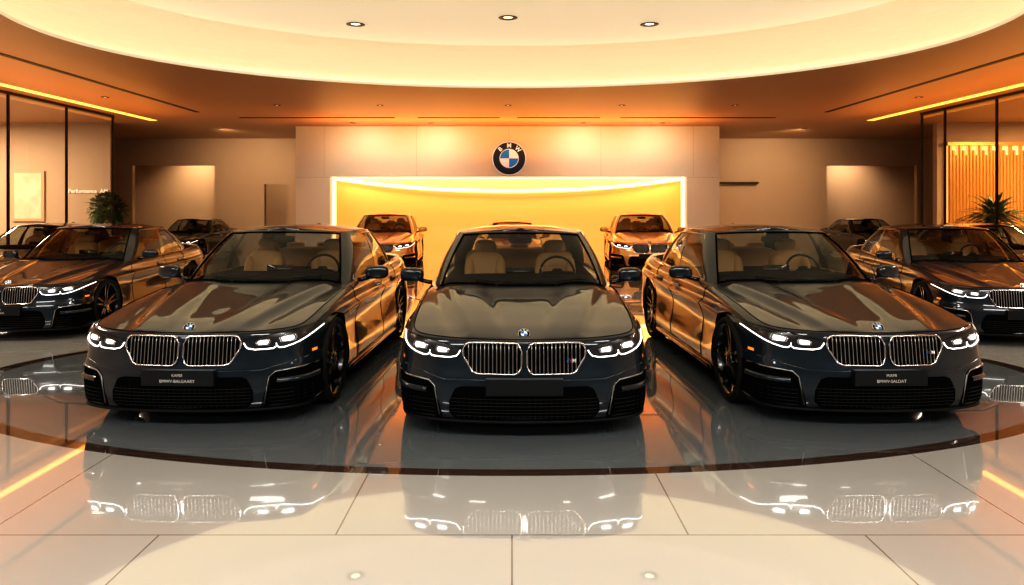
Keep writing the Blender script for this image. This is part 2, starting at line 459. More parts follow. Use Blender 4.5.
# ------------------------------------------------------------------ front details
def patch(mb, x0, x1, lo, hi, k, sg=1, off=0.004, nx=16, nz=8, proj=pf, skirt=0.02):
    rows = []
    for i in range(nz+1):
        r = []
        for j in range(nx+1):
            x = x0 + (x1-x0)*j/nx; z = lo(x) + (hi(x)-lo(x))*i/nz
            r.append(proj(sg*x, z, off))
        rows.append(r)
    mb.grid(rows, k)
    if skirt:
        border = rows[0] + [r[-1] for r in rows[1:]] + rows[-1][-2::-1] + [r[0] for r in rows[-2:0:-1]]
        yb = 1 if proj is pf else -1
        inner = [(p.x, p.y+yb*skirt, p.z) for p in border]
        mb.grid([border, inner], k, closed_u=True)
def outline(x0, x1, lo, hi, proj, sg, off, n=14):
    a = [proj(sg*x, hi(x), off) for x in np.linspace(x0, x1, n)]
    b = [proj(sg*x1, z, off) for z in np.linspace(hi(x1), lo(x1), 6)[1:-1]]
    c = [proj(sg*x, lo(x), off) for x in np.linspace(x1, x0, n)]
    d = [proj(sg*x0, z, off) for z in np.linspace(lo(x0), hi(x0), 6)[1:-1]]
    return a+b+c+d
klo = lin([(.020,.552),(.042,.506),(.070,.492),(.34,.496),(.380,.512),(.446,.622)])
khi = lin([(.020,.655),(.036,.700),(.065,.712),(.30,.716),(.412,.712),(.436,.698),(.446,.668)])
for sg in (1, -1):
    mb = MB(); patch(mb, .022, .444, klo, khi, 'void', sg, 0.006, 34, 6)
    mb.tube(outline(.020, .446, klo, khi, pf, sg, 0.012, 40), 0.0076, 'chrome', 8, closed=True)
    g = mb.obj('grille', car)
    for x in np.linspace(.054, .408, 13):
        mb = MB()
        pts = [pf(sg*x, z, 0.009) for z in np.linspace(klo(x)+.008, khi(x)-.008, 7)]
        mb.tube(pts, 0.0036, 'satin', 6)
        mb.obj('grille_slat', g)
# headlights (slim, swept back)
HX0 = .454; HX1 = .965
hlo = lin([(.454,.654),(.480,.618),(.55,.596),(.70,.600),(.82,.626),(.91,.670),(.965,.726)])
hhi = lin([(.454,.668),(.52,.688),(.62,.710),(.74,.730),(.86,.750),(.93,.760),(.965,.758)])
for sg in (1, -1):
    mb = MB(); patch(mb, HX0, HX1, hlo, hhi, 'housing', sg, 0.003, 34, 8)
    mb.tube(outline(HX0, HX1, hlo, hhi, pf, sg, 0.004, 32), 0.004, 'black', 6, closed=True)
    h = mb.obj('headlight', car)
    for cx, cz, rr_ in ((0.605, 0.657, 0.026), (0.775, 0.678, 0.029)):
        mb = MB()
        def ringp(r, o): return [pf(sg*(cx+r*2.1*a), cz+r*b, o) for a, b in ((-1,.2),(-.75,-.85),(.7,-.75),(1,.1),(.75,1.05),(-.6,.75))]
        mb.grid([ringp(rr_, 0.006), ringp(rr_*0.92, 0.012), ringp(rr_*0.86, 0.007)], 'reflector', closed_u=True)
        mb.grid([ringp(rr_*0.72, 0.008), ringp(rr_*0.5, 0.013), ringp(rr_*0.02, 0.015)], 'ledsoft', closed_u=True)
        mb.obj('headlamp_bulb', h)
    mb = MB(); mb.tube([pf(sg*x, z, 0.010) for x, z in ((.468,.660),(.484,.634),(.500,.618),(.55,.607),(.62,.608),(.680,.611),(.702,.628),(.698,.650))], 0.0042, 'led', 6); mb.obj('daytime_light', h)
    mb = MB(); mb.tube([pf(sg*x, z, 0.010) for x, z in ((.702,.628),(.722,.614),(.76,.617),(.81,.632),(.85,.650),(.88,.668),(.91,.692),(.940,.726))], 0.0042, 'led', 6); mb.obj('daytime_light', h)
    mb = MB(); patch(mb, HX0, HX1, hlo, hhi, 'lens', sg, 0.020, 28, 8, skirt=0.016)
    mb.obj('lamp_cover', h)
    mb = MB(); rows_ = [[ps(sg, y, z, 0.004) for y in np.linspace(.34, .42, 5)] for z in (.548, .570)]
    mb.grid(rows_, 'amber'); mb.obj('side_marker', car)
# central intake
ilo = lin([(-.55,.215),(-.50,.160),(0,.152),(.50,.160),(.55,.215)]); ihi = lin([(-.55,.290),(-.51,.385),(-.46,.405),(0,.407),(.46,.405),(.51,.385),(.55,.290)])
mb = MB(); patch(mb, -.55, .55, ilo, ihi, 'void', 1, 0.004, 48, 6)
for z in (.190,.215,.240,.265,.290,.315):
    xs_ = [x for x in np.linspace(-.535, .535, 40) if ilo(x)+.006 < z < ihi(x)-.006]
    mb.tube([pf(x, z, 0.003) for x in xs_], 0.0022, 'slat', 5)
for x in np.linspace(-.48, .48, 25):
    mb.tube([pf(x, z, 0.003) for z in (.175, .23, .28, .33)], 0.0018, 'slat', 4)
mb.obj('air_intake', car)
S0, S1 = .605, .962
slo = lin([(S0,.165),(.64,.152),(.90,.158),(S1,.195)]); shi = lin([(S0,.185),(.660,.400),(.700,.440),(S1,.462)])
for sg in (1, -1):
    mb = MB(); patch(mb, S0, S1, slo, shi, 'void', sg, 0.004, 34, 6)
    for z in (.205,.235,.265,.295): mb.tube([pf(sg*x, z, 0.003) for x in np.linspace(S0+.06, S1-.03, 8)], 0.0024, 'slat', 5)
    mb.obj('air_intake', car)
    mb = MB()
    mb.tube([pf(sg*x, z, 0.009) for x, z in [(.622,.190),(.662,.398),(.702,.437),(.80,.447),(.88,.453),(.95,.458)]], 0.0056, 'satin', 6)
    mb.obj('bumper_trim', car)
    mb = MB()
    rows_ = []
    for t in np.linspace(0, 1, 14):
        x = .715+(.955-.715)*t; zt = .365 + .004*t; hh = .020
        rows_.append([pf(sg*x, zt-hh, 0.004), pf(sg*x, zt-hh*.5, 0.020), pf(sg*x, zt+hh*.5, 0.022), pf(sg*x, zt+hh, 0.004)])
    mb.grid(rows_, 'paint')
    mb.obj('bumper_blade', car)
mb = MB()
mb.tube([pf(-x, z, 0.001) for x, z in [(.95,.530),(.90,.520),(.82,.502),(.72,.480)]] + [pf(x, .450, 0.0) for x in np.linspace(-.60, .60, 20)] + [pf(x, z, 0.001) for x, z in [(.72,.480),(.82,.502),(.90,.520),(.95,.530)]], 0.006, 'paint', 8)
mb.obj('bumper_crease', car)
for sg in (1, -1):
    mb = MB(); patch(mb, .42, .90, lin([(.42,.80),(.90,.78)]), lin([(.42,.90),(.90,.92)]), 'red', sg, 0.006, 14, 5, proj=pr)
    mb.obj('tail_light', car)
    mb = MB(); p = pr(sg*.55, .27); mb.lathe([(0.0,.04),(0.03,.045),(0.03,.035),(-0.05,.03)], 'chrome', 20, 'y', (p.x, p.y, p.z)); mb.obj('exhaust_tip', car)
for sg in (1, -1):
    for fr, y in ((1, 2.62), (0, 3.42)):
        mb = MB(); pts = []
        for t in np.linspace(0, 1, 9):
            q = ps(sg, y-0.11+0.22*t, 0.835, 0.006+0.030*math.sin(math.pi*t)**0.5); pts.append(q)
        mb.tube(pts, 0.013, 'satin', 8); mb.obj('door_handle', doors[(sg, fr)])
    mb = MB(); mx_ = 1.09
    mb.sup((sg*mx_, 1.93, 1.035), (0.120, 0.055, 0.068), 'paint', 0.6, 0.7, 22, 14, Matrix.Rotation(sg*0.18, 4, 'Z'))
    mb.tube([(sg*0.89, 1.93, 0.955), (sg*0.95, 1.935, 0.965), (sg*(mx_-.06), 1.94, 0.99)], 0.022, 'blackgloss', 8)
    mb.tube([(sg*(mx_-.09), 1.885, 0.993), (sg*mx_, 1.895, 0.986), (sg*(mx_+.08), 1.93, 0.993)], 0.008, 'black', 6)
    mir = mb.obj('side_mirror', car)
    mb = MB(); mb.sup((sg*mx_, 1.984, 1.037), (0.098, 0.004, 0.052), 'chrome', 0.5, 0.6, 20, 8, Matrix.Rotation(sg*0.18, 4, 'Z')); mb.obj('mirror_glass', mir)

# emblem
def emblem(mb, scale, Mx, letters=True):
    b = MB(); n = 48
    def rg(r, y): return [(r*math.cos(2*math.pi*j/n), y, r*math.sin(2*math.pi*j/n)) for j in range(n)]
    b.grid([rg(1.0, 0.06), rg(1.0, -0.04), rg(0.985, -0.06), rg(0.935, -0.05)], 'erim', closed_u=True)
    b.grid([rg(0.935, -0.05), rg(0.56, -0.05)], 'eblack', closed_u=True)
    b.grid([rg(0.56, -0.05), rg(0.545, -0.065), rg(0.52, -0.06)], 'erim', closed_u=True)
    for q in range(4):
        k = 'ewhite' if q % 2 == 0 else 'eblue'
        arc = [(0.52*math.cos(a), -0.06, 0.52*math.sin(a)) for a in np.linspace(q*math.pi/2, (q+1)*math.pi/2, 13)]
        b.add([(0, -0.07, 0)] + arc, [(0, i+1, i+2) for i in range(12)], k)
    if letters:
        for ch, an in (('B', 134), ('M', 90), ('W', 46)):
            vs, fs = text_verts(ch, 0.34, 0.01, 0.010)
            Rm = Matrix.Rotation(-math.radians(an-90), 4, 'Y')
            a = math.radians(an)
            b.add([Rm @ v + Vector((0.745*math.cos(a), -0.075, 0.745*math.sin(a))) for v in vs], fs, 'ewhite')
    mats = b.mats
    S = Mx @ Matrix.Scale(scale, 4)
    off = len(mb.v)
    mb.v += [tuple(S @ Vector(p)) for p in b.v]
    for f, mi in zip(b.f, b.m): mb.f.append(tuple(a+off for a in f)); mb.m.append(mb.mi(mats[mi]))
l, n_ = cast((0, 0.165, 3), (0, 0, -1))
n_ = (n_ + Vector((0, -0.8, 0))).normalized()
Rm = Vector((0, -1, 0)).rotation_difference(n_).to_matrix().to_4x4()
mb = MB(); emblem(mb, 0.045, Matrix.Translation(l + n_*0.010) @ Rm)
mb.obj('badge', car, norm=False)

# interior
for sg in (1, -1):
    mb = MB(); T1 = Matrix.Rotation(-0.22, 4, 'X')
    mb.sup((sg*0.39, 2.72, 0.88), (0.225, 0.085, 0.33), 'leather', 0.5, 0.5, 22, 14, T1)
    mb.sup((sg*0.39-0.17, 2.70, 0.92), (0.06, 0.10, 0.23), 'leather', 0.7, 0.7, 14, 10, T1)
    mb.sup((sg*0.39+0.17, 2.70, 0.92), (0.06, 0.10, 0.23), 'leather', 0.7, 0.7, 14, 10, T1)
    s_ = mb.obj('seat', car)
    mb = MB(); mb.sup((sg*0.39, 2.82, 1.255), (0.12, 0.055, 0.082), 'leather', 0.6, 0.6, 18, 12, T1)
    mb.tube([(sg*0.39-0.05, 2.78, 1.11), (sg*0.39-0.05, 2.82, 1.21)], 0.007, 'chrome', 6); mb.tube([(sg*0.39+0.05, 2.78, 1.11), (sg*0.39+0.05, 2.82, 1.21)], 0.007, 'chrome', 6)
    mb.obj('headrest', s_)
mb = MB()
mb.sup((0, 3.72, 0.95), (0.68, 0.10, 0.24), 'leather', 0.4, 0.3, 26, 12, Matrix.Rotation(-0.3, 4, 'X'))
rs = mb.obj('rear_seat', car)
for x in (-0.40, 0, 0.40):
    mb = MB(); mb.sup((x, 3.80, 1.19), (0.12, 0.05, 0.06), 'leather', 0.6, 0.6, 18, 10); mb.obj('headrest', rs)
mb = MB(); mb.sup((0, 1.98, 0.945), (0.76, 0.24, 0.085), 'dash', 0.5, 0.4, 30, 12); mb.sup((0.39, 2.12, 1.0), (0.19, 0.10, 0.05), 'dash', 0.6, 0.6, 16, 10)
mb.box(-0.14, 0.14, 2.13, 2.15, 0.98, 1.09, 'blackgloss')
mb.obj('dashboard', car)
mb = MB(); Mt = Matrix.Translation((0.39, 2.36, 1.01)) @ Matrix.Rotation(-0.40, 4, 'X')
mb.tube([Mt @ Vector((0.18*math.cos(a), 0, 0.18*math.sin(a))) for a in np.linspace(0, 2*math.pi, 33)[:-1]], 0.013, 'black', 8, closed=True)
for a in (0, math.pi, -math.pi/2): mb.tube([Mt @ Vector((0,0,0)), Mt @ Vector((0.175*math.cos(a), 0, 0.175*math.sin(a)))], 0.014, 'satin', 6)
mb.sup((0.39, 2.36, 1.01), (0.06, 0.03, 0.05), 'black', 0.7, 0.7, 14, 8)
mb.obj('steering_wheel', car)
mb = MB(); mb.sup((0, 2.26, 1.36), (0.12, 0.02, 0.035), 'black', 0.5, 0.6, 18, 8); mb.obj('rear_view_mirror', car)

# wheels
def wheel_meshes():
    mb = MB()
    mb.lathe([(-0.10,.282),(-0.02,.272),(0.075,.282),(0.098,.294),(0.104,.304),(0.098,.310),(0.07,.302),(-0.11,.296)], 'rim', 52)
    for k in range(5):
        for dlt in (-0.17, 0.17):
            a0 = 2*math.pi*k/5 + math.pi/2
            a = a0 + dlt
            p0 = Vector((0.075, 0.05*math.cos(a0+dlt*1.5), 0.05*math.sin(a0+dlt*1.5)))
            p1 = Vector((0.094, 0.292*math.cos(a), 0.292*math.sin(a)))
            t = (p1-p0).normalized(); side = Vector((1, 0, 0)).cross(t).normalized()
            rows = []
            for q in np.linspace(0, 1, 6):
                c = p0.lerp(p1, q); w = 0.021 - 0.007*q; dp = 0.035
                c.x += -0.012*math.sin(math.pi*q)
                rows.append([c+side*w+Vector((-dp,0,0)), c+side*w*0.8, c-side*w*0.8, c-side*w+Vector((-dp,0,0))])
            mb.grid(rows, 'rim', closed_u=True)
    mb.lathe([(0.02,.075),(0.07,.072),(0.085,.06),(0.088,.035),(0.088,.0005)], 'rim', 24)
    mb.lathe([(0.088,.033),(0.094,.03),(0.096,.0005)], 'blackgloss', 24)
    rim = mb.obj('wheel', None, angle=40)
    mb = MB()
    mb.lathe([(-0.115,.30),(-0.125,.325),(-0.118,.354),(-0.095,.368),(0,.372),(0.085,.368),(0.108,.356),(0.116,.338),(0.112,.318),(0.10,.306)], 'rubber', 60)
    tire = mb.obj('tire', None)
    mb = MB()
    mb.lathe([(0.0,.04),(0.0,.20),(-0.03,.20),(-0.03,.04)], 'disc', 40)
    mb.box(-0.045, 0.02, -0.06, 0.06, 0.11, 0.22, 'black')
    disc = mb.obj('brake_disc', None, angle=40)
    return rim, tire, disc
W0 = wheel_meshes()
for yy in (WYF, WYR):
    for sg in (1, -1):
        w = bpy.data.objects.new('wheel', W0[0].data); t = bpy.data.objects.new('tire', W0[1].data); d = bpy.data.objects.new('brake_disc', W0[2].data)
        for o in (w, t, d): C.objects.link(o)
        w.parent = car; w.location = (sg*(WX-0.106), yy, WZ)
        if sg < 0: w.rotation_euler = (0, 0, math.pi)
        t.parent = w; d.parent = w
for o in W0: bpy.data.objects.remove(o)

mb = MB()
mb.box(-0.28, 0.28, -0.030, 0.03, 0.350, 0.468, 'plate')
plate = mb.obj('license_plate', car, smooth=False)
plate["label"] = "dark registration plate"
car["group"] = "sedans on the showroom floor"; car["category"] = "car"

def copy_tree(o, parent):
    c = o.copy(); C.objects.link(c)
    if parent: c.parent = parent
    for ch in list(o.children): copy_tree(ch, c)
    return c
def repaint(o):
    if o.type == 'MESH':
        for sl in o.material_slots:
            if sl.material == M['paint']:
                sl.link = 'OBJECT'; sl.material = M['amber_reflection']
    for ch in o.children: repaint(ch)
def add_plate_text(carob, l1, l2):
    pl = [c for c in carob.children if c.name.startswith('license_plate')][0]
    for l_, s_, z_ in ((l1, 0.030, 0.432), (l2, 0.033, 0.388)):
        mb = MB()
        vs, fs = text_verts(l_, s_, 0.001); mb.add([v + Vector((0, -0.032, z_)) for v in vs], fs, 'platetext')
        mb.obj('plate_lettering', pl, smooth=False, norm=False)
def add_m_badge(carob):
    mb = MB(); p = pf(.345, .590, 0.016)
    for i, k in enumerate(('eblue', 'eblack', 'red')):
        x = p.x - 0.036 + i*0.011
        mb.add([(x, p.y-.003, p.z-.013), (x+.009, p.y-.003, p.z-.013), (x+.015, p.y-.003, p.z+.013), (x+.006, p.y-.003, p.z+.013)], [(0,1,2,3)], k)
    vs, fs = text_verts('M', 0.036, 0.002, 0.001); mb.add([v + Vector((p.x+.018, p.y-.003, p.z)) for v in vs], fs, 'ewhite')
    mb.obj('grille_badge', carob, smooth=False, norm=False)

def place(o, X, Y, yaw, label, sc=1.0):
    o.location = (X, Y, 0); o.rotation_euler = (0, 0, math.radians(yaw)); o.scale = (sc,)*3
    o["label"] = label
extra = [
 (-2.55, 5.36, -1.8, "dark grey sedan with chrome kidney grille and lettered plate", ("KAPEE", "BMWV-BALGAARY"), 1),
 (2.89, 5.36, 1.6, "dark grey sedan with amber side marker and lettered plate", ("M.KFR", "BMWV-SALDAT"), 1),
 (-6.48, 8.85, 3, "dark sedan parked beside the glass partition", ("M.KFR", "BMWV-SAL"), .95),
 (6.30, 8.5, -9, "dark sedan parked beside the golden slatted room", ("M.KFR", "BMWV-SAL"), .95),
 (-3.50, 18.0, 4, "sedan with painted-on amber reflection before the glowing amber niche", None, 1.0),
 (3.55, 18.0, -5, "sedan with painted-on amber reflection before the glowing amber niche", None, 1.0),
 (0.0, 17.6, 0, "sedan with painted-on amber reflection, mostly hidden behind the middle car", None, 0.86),
 (-9.75, 12.4, 0, "dark sedan at the glass partition, partly cut off", None, .90),
 (-10.6, 21.3, 0, "small dark sedan by the far wall", None, 0.86),
 (11.82, 21.3, 0, "small dark sedan by the far wall", None, 0.86),
 (9.75, 12.2, 0, "dark sedan at the glass partition, partly cut off", None, .90),
]
for i, (X, Y, yaw, lab, tx, sc) in enumerate(extra):
    c = copy_tree(car, None); place(c, X, Y, yaw, lab, sc)
    if tx: add_plate_text(c, *tx)
    if i == 1: add_m_badge(c)
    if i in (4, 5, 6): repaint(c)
place(car, 0.09, 5.08, 0, "dark grey sedan with lit headlights, in the middle of the row")
add_m_badge(car)

# ------------------------------------------------------------------ room
HC = 4.2; XW = 11.0
def emis(name, col, s): 
    return mat(name, (0.8, 0.8, 0.8), 0.5, emit=col, es=s)
M['ceil'] = mat('ceiling_paint', (0.49, 0.28, 0.15), 0.45, noise=0.04, nscale=0.8)
M['cove'] = mat('glowing_cove_plaster', (0.78, 0.74, 0.64), 0.6, emit=(1.0, 0.82, 0.54), es=0.20)  # low glow of its own added to the plaster, besides the cove LED
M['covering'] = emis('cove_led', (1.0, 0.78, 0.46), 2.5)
M['inner'] = mat('glowing_inner_ceiling', (0.69, 0.65, 0.55), 0.6, emit=(1.0, 0.82, 0.56), es=0.38)  # ceiling given its own glow to look bright and light the room
M['orangeled'] = emis('orange_led', (1.0, 0.36, 0.04), 2.2)
M['niche_glow'] = mat('glowing_niche_wall', (0.8, 0.52, 0.22), 0.5, emit=(1.0, 0.40, 0.085), es=0.30)  # glow added to the niche wall in place of cove lighting
M['yellowled'] = emis('yellow_led', (1.0, 0.74, 0.36), 1.6)
M['wallbrown'] = mat('wall_plaster', (0.58, 0.42, 0.29), 0.6, noise=0.08, nscale=0.6)
M['wallside'] = mat('side_room_plaster', (0.52, 0.41, 0.31), 0.6, noise=0.06, nscale=0.7)
M['frontwall_glow'] = mat('front_wall_glow', (0.06, 0.065, 0.07), 0.5, emit=(0.65, 0.80, 0.92), es=0.055, noise=0.06, nscale=0.7)  # unseen wall; bluish glow added for cool reflections on the car noses
M['frame'] = mat('dark_frame', (0.05, 0.035, 0.025), 0.4, 0.6)
M['paleframe'] = mat('pale_wood_frame', (0.55, 0.42, 0.28), 0.5)
M['slot'] = mat('slot_black', (0.01, 0.008, 0.006), 0.6)
M['winglass'] = glassmat('partition_glass', (0.93, 0.93, 0.93), 1.7)
M['gold'] = mat('gold_slat', (0.70, 0.42, 0.14), 0.35, 0.4)
M['downled'] = emis('downlight_led', (1.0, 0.78, 0.45), 2.0)
M['goldglow'] = emis('gold_backlight', (1.0, 0.52, 0.14), 0.9)
M['leaf'] = mat('leaf', (0.06, 0.13, 0.04), 0.5, noise=0.4, nscale=4)
M['pot'] = mat('pot', (0.25, 0.2, 0.16), 0.5)
M['art'] = mat('art_print', (0.72, 0.62, 0.48), 0.5, noise=0.4, nscale=2.2)
M['sign'] = mat('sign_white', (0.92, 0.90, 0.84), 0.5, emit=(1, .93, .8), es=0.15)

def brickmat(name, c1, cm, w, h, mort, rough, offx=0, offy=0, xz=False, spec=0.5, coat=0.0):
    m = bpy.data.materials.new(name); m.use_nodes = True; nt = m.node_tree; b = nt.nodes['Principled BSDF']
    tc = nt.nodes.new('ShaderNodeTexCoord'); mp = nt.nodes.new('ShaderNodeMapping')
    mp.inputs['Location'].default_value = (offx, offy, 0)
    src = tc.outputs['Object']
    if xz:
        sp = nt.nodes.new('ShaderNodeSeparateXYZ'); cb = nt.nodes.new('ShaderNodeCombineXYZ')
        nt.links.new(src, sp.inputs[0]); nt.links.new(sp.outputs[0], cb.inputs[0]); nt.links.new(sp.outputs[2], cb.inputs[1]); src = cb.outputs[0]
    nt.links.new(src, mp.inputs[0])
    br = nt.nodes.new('ShaderNodeTexBrick'); nt.links.new(mp.outputs[0], br.inputs['Vector'])
    br.inputs['Color1'].default_value = (*c1, 1); br.inputs['Color2'].default_value = (*[c*0.97 for c in c1], 1); br.inputs['Mortar'].default_value = (*cm, 1)
    br.inputs['Scale'].default_value = 1; br.inputs['Mortar Size'].default_value = mort; br.inputs['Mortar Smooth'].default_value = 0.1
    br.inputs['Brick Width'].default_value = w; br.inputs['Row Height'].default_value = h
    nt.links.new(br.outputs['Color'], b.inputs['Base Color'])
    b.inputs['Roughness'].default_value = rough; b.inputs['Specular IOR Level'].default_value = spec; b.inputs['Coat Weight'].default_value = coat
    b.inputs['Coat Roughness'].default_value = 0.02
    return m, br, b
M['panelwall'], _, _ = brickmat('panel_wall', (0.74, 0.70, 0.60), (0.58, 0.50, 0.38), 2.9, 2.6, 0.008, 0.45, 0.1, 0.0, xz=True)
fm, br, fb = brickmat('floor_tiles', (0.52, 0.525, 0.50), (0.22, 0.20, 0.18), 1.85, 1.75, 0.005, 0.08, 1.85, -0.17, spec=0.6, coat=1.0)
fb.inputs['Coat IOR'].default_value = 2.05; fb.inputs['Coat Roughness'].default_value = 0.012
nt = fm.node_tree
tc = nt.nodes.new('ShaderNodeTexCoord'); sp = nt.nodes.new('ShaderNodeSeparateXYZ'); nt.links.new(tc.outputs['Object'], sp.inputs[0])
def mth(op, a, b=None):
    n = nt.nodes.new('ShaderNodeMath'); n.operation = op
    for i, q in enumerate((a, b)):
        if q is None: continue
        if isinstance(q, (int, float)): n.inputs[i].default_value = q
        else: nt.links.new(q, n.inputs[i])
    return n.outputs[0]
def ell(rx_, ry_, cy):
    a = mth('POWER', mth('DIVIDE', mth('ABSOLUTE', sp.outputs[0]), rx_), 2.0)
    b = mth('POWER', mth('DIVIDE', mth('ABSOLUTE', mth('SUBTRACT', sp.outputs[1], cy)), ry_), 2.0)
    return mth('LESS_THAN', mth('ADD', a, b), 1.0)
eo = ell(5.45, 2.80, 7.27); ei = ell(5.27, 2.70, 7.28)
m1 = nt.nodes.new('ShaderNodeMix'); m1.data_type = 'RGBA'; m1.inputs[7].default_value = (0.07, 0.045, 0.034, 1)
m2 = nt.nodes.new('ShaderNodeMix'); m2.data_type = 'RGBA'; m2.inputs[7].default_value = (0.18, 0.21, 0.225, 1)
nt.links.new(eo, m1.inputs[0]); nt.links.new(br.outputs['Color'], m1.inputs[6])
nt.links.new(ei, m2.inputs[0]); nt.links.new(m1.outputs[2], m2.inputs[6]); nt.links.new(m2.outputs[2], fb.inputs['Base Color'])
M['floor'] = fm

def st(o, label=None):
    o["kind"] = "structure"
    return o
YB, YF = 26.0, -7.0
mb = MB(); mb.box(-18, 18, YF, 28.5, -0.1, 0, 'floor'); st(mb.obj('floor', smooth=False))
CX, CY, RX, RY = 0.0, 10.0, 6.75, 4.8
def el(a, ex, z): return (CX+(RX+ex)*math.cos(a), CY+(RY+ex)*math.sin(a), z)
n = 128; A = [2*math.pi*j/n for j in range(n)]
def rectp(a):
    dx, dy = math.cos(a)*RX, math.sin(a)*RY
    t = min((18/abs(dx)) if abs(dx) > 1e-6 else 1e9, ((28.5-CY)/dy) if dy > 1e-6 else (((CY-YF)/-dy) if dy < -1e-6 else 1e9))
    return (dx*t, CY+dy*t, HC)
mb = MB()
mb.grid([[rectp(a) for a in A], [el(a, 0.0, HC) for a in A]], 'ceil', closed_u=True)
for cx_, cy_ in ((18,28.5),(-18,28.5),(-18,YF),(18,YF)):
    pts = sorted([rectp(a) for a in A], key=lambda p: math.hypot(p[0]-cx_, p[1]-cy_))
    p1 = pts[0]; p2 = next(p for p in pts if (abs(abs(p[0])-18) < 1e-4) != (abs(abs(p1[0])-18) < 1e-4))
    mb.add([p1, p2, (cx_, cy_, HC)], [(0,1,2)], 'ceil')
lipz = HC+0.05
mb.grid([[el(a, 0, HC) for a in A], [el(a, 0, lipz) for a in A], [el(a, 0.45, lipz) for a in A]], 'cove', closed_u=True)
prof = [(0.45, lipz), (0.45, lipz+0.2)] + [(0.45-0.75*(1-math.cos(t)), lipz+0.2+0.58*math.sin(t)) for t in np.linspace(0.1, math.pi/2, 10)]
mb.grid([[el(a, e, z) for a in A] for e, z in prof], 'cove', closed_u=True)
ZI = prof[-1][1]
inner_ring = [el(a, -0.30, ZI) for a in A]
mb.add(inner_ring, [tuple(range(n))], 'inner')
ce = mb.obj('ceiling', smooth=False, norm=False); st(ce)
mb = MB(); mb.tube([el(a, 0.38, lipz+0.03) for a in A], 0.025, 'covering', 6, closed=True); o = mb.obj('trim_1'); st(o)
def wallseg(name, x0, x1, y0, y1, z1, ops, k):
    mb = MB(); xs = sorted(ops); cur = x0
    for (a, b, za, zb) in xs:
        if a > cur: mb.box(cur, a, y0, y1, 0, z1, k)
        mb.box(a, b, y0, y1, zb, z1, k)
        if za > 0: mb.box(a, b, y0, y1, 0, za, k)
        cur = b
    if cur < x1: mb.box(cur, x1, y0, y1, 0, z1, k)
    return st(mb.obj(name, smooth=False))
wallseg('wall_back', -18, 18, YB, YB+0.2, HC, [(-14.1,-11.05,0,3.2),(-9.2,-8.3,0,2.5),(11.7,15.05,0,3.2)], 'wallbrown')
mb = MB(); mb.box(-18, 18, 28.3, 28.5, 0, HC, 'wallbrown'); st(mb.obj('wall_rear', smooth=False))
mb = MB(); mb.box(-18, 18, YF-0.2, YF, 0, HC+1.5, 'frontwall_glow'); st(mb.obj('wall_front_unseen', smooth=False))
mb = MB(); mb.box(-18.2, -18, YF, 28.5, 0, HC+0.0, 'wallside'); st(mb.obj('wall_left', smooth=False))
mb = MB(); mb.box(18, 18.2, YF, 28.5, 0, HC+0.0, 'wallside'); st(mb.obj('wall_right', smooth=False))
wallseg('wall_center', -6.8, 6.52, 22.0, 22.3, HC, [(-5.72, 5.5, 0, 2.62)], 'panelwall')
mb = MB(); mb.box(-6.8, -6.5, 22.3, YB, 0, HC, 'panelwall'); mb.box(6.22, 6.52, 22.3, YB, 0, HC, 'panelwall'); st(mb.obj('wall_niche_side', smooth=False))
mb = MB(); mb.box(-6.5, 6.22, 24.3, 24.4, 0, 2.9, 'niche_glow'); mb.box(-6.5, 6.22, 22.3, 24.4, 2.9, 3.0, 'niche_glow'); st(mb.obj('wall_niche_back', smooth=False))
mb = MB(); mb.box(-5.72, -5.62, 22.31, 22.37, 0.1, 2.6, 'yellowled'); mb.box(5.40, 5.5, 22.31, 22.37, 0.1, 2.6, 'yellowled')
mb.box(-5.72, 5.5, 22.31, 22.39, 2.57, 2.62, 'yellowled'); st(mb.obj('trim_2', smooth=False))
mb = MB(); mb.tube([(x, 24.2, 2.22 + 0.42*(abs(x+0.1)/6.0)**2.2) for x in np.linspace(-6.4, 6.1, 40)], 0.055, 'yellowled', 8); st(mb.obj('trim_3'))
mb = MB(); emblem(mb, 0.54, Matrix.Translation((-0.09, 21.95, 3.19))); e = mb.obj('wall_emblem', norm=False)
e["label"] = "round black, blue and white emblem with letters on the wall"; e["category"] = "sign"
for sg, ys_ in ((-1, [19.3, 17.3, 15.3, 13.3, 11.3, 9.3]), (1, [18.8, 17.8, 15.9, 13.9, 11.9, 9.9])):
    for i, (a, b) in enumerate(zip(ys_[:-1], ys_[1:])):
        mb = MB(); X = sg*XW
        mb.add([(X, b, 0.06), (X, a, 0.06), (X, a, HC-0.05), (X, b, HC-0.05)], [(0, 1, 2, 3)], 'winglass')
        mb.box(X-0.025, X+0.025, a-0.035, a+0.0, 0, HC, 'frame')
        mb.box(X-0.04, X+0.04, b, a, 0, 0.06, 'frame'); mb.box(X-0.04, X+0.04, b, a, HC-0.06, HC, 'frame')
        st(mb.obj('window_%d' % (i + (1 if sg < 0 else 6)), smooth=False))
    mb = MB(); mb.box(sg*XW-0.1, sg*XW+0.1, YF, ys_[-1], 0, HC, 'wallside'); st(mb.obj('wall_%s_side' % ('left' if sg < 0 else 'right'), smooth=False))
mb = MB(); mb.box(-18, -12.05, 21, 21.2, 0, HC, 'wallside'); st(mb.obj('wall_left_partition', smooth=False))
mb = MB(); mb.box(12.75, 18, 21, 21.2, 0, HC, 'wallside'); st(mb.obj('wall_right_partition', smooth=False))
for k, sg in enumerate((-1, 1)):
    mb = MB(); mb.box(sg*10.45-0.10, sg*10.45+0.10, 3, 20.4, HC-0.012, HC-0.002, 'orangeled'); st(mb.obj('trim_%d' % (4+k), smooth=False))
    mb = MB(); mb.box(sg*8.35-0.06, sg*8.35+0.06, 8, 18.6, HC-0.01, HC-0.001, 'slot'); st(mb.obj('trim_%d' % (6+k), smooth=False))
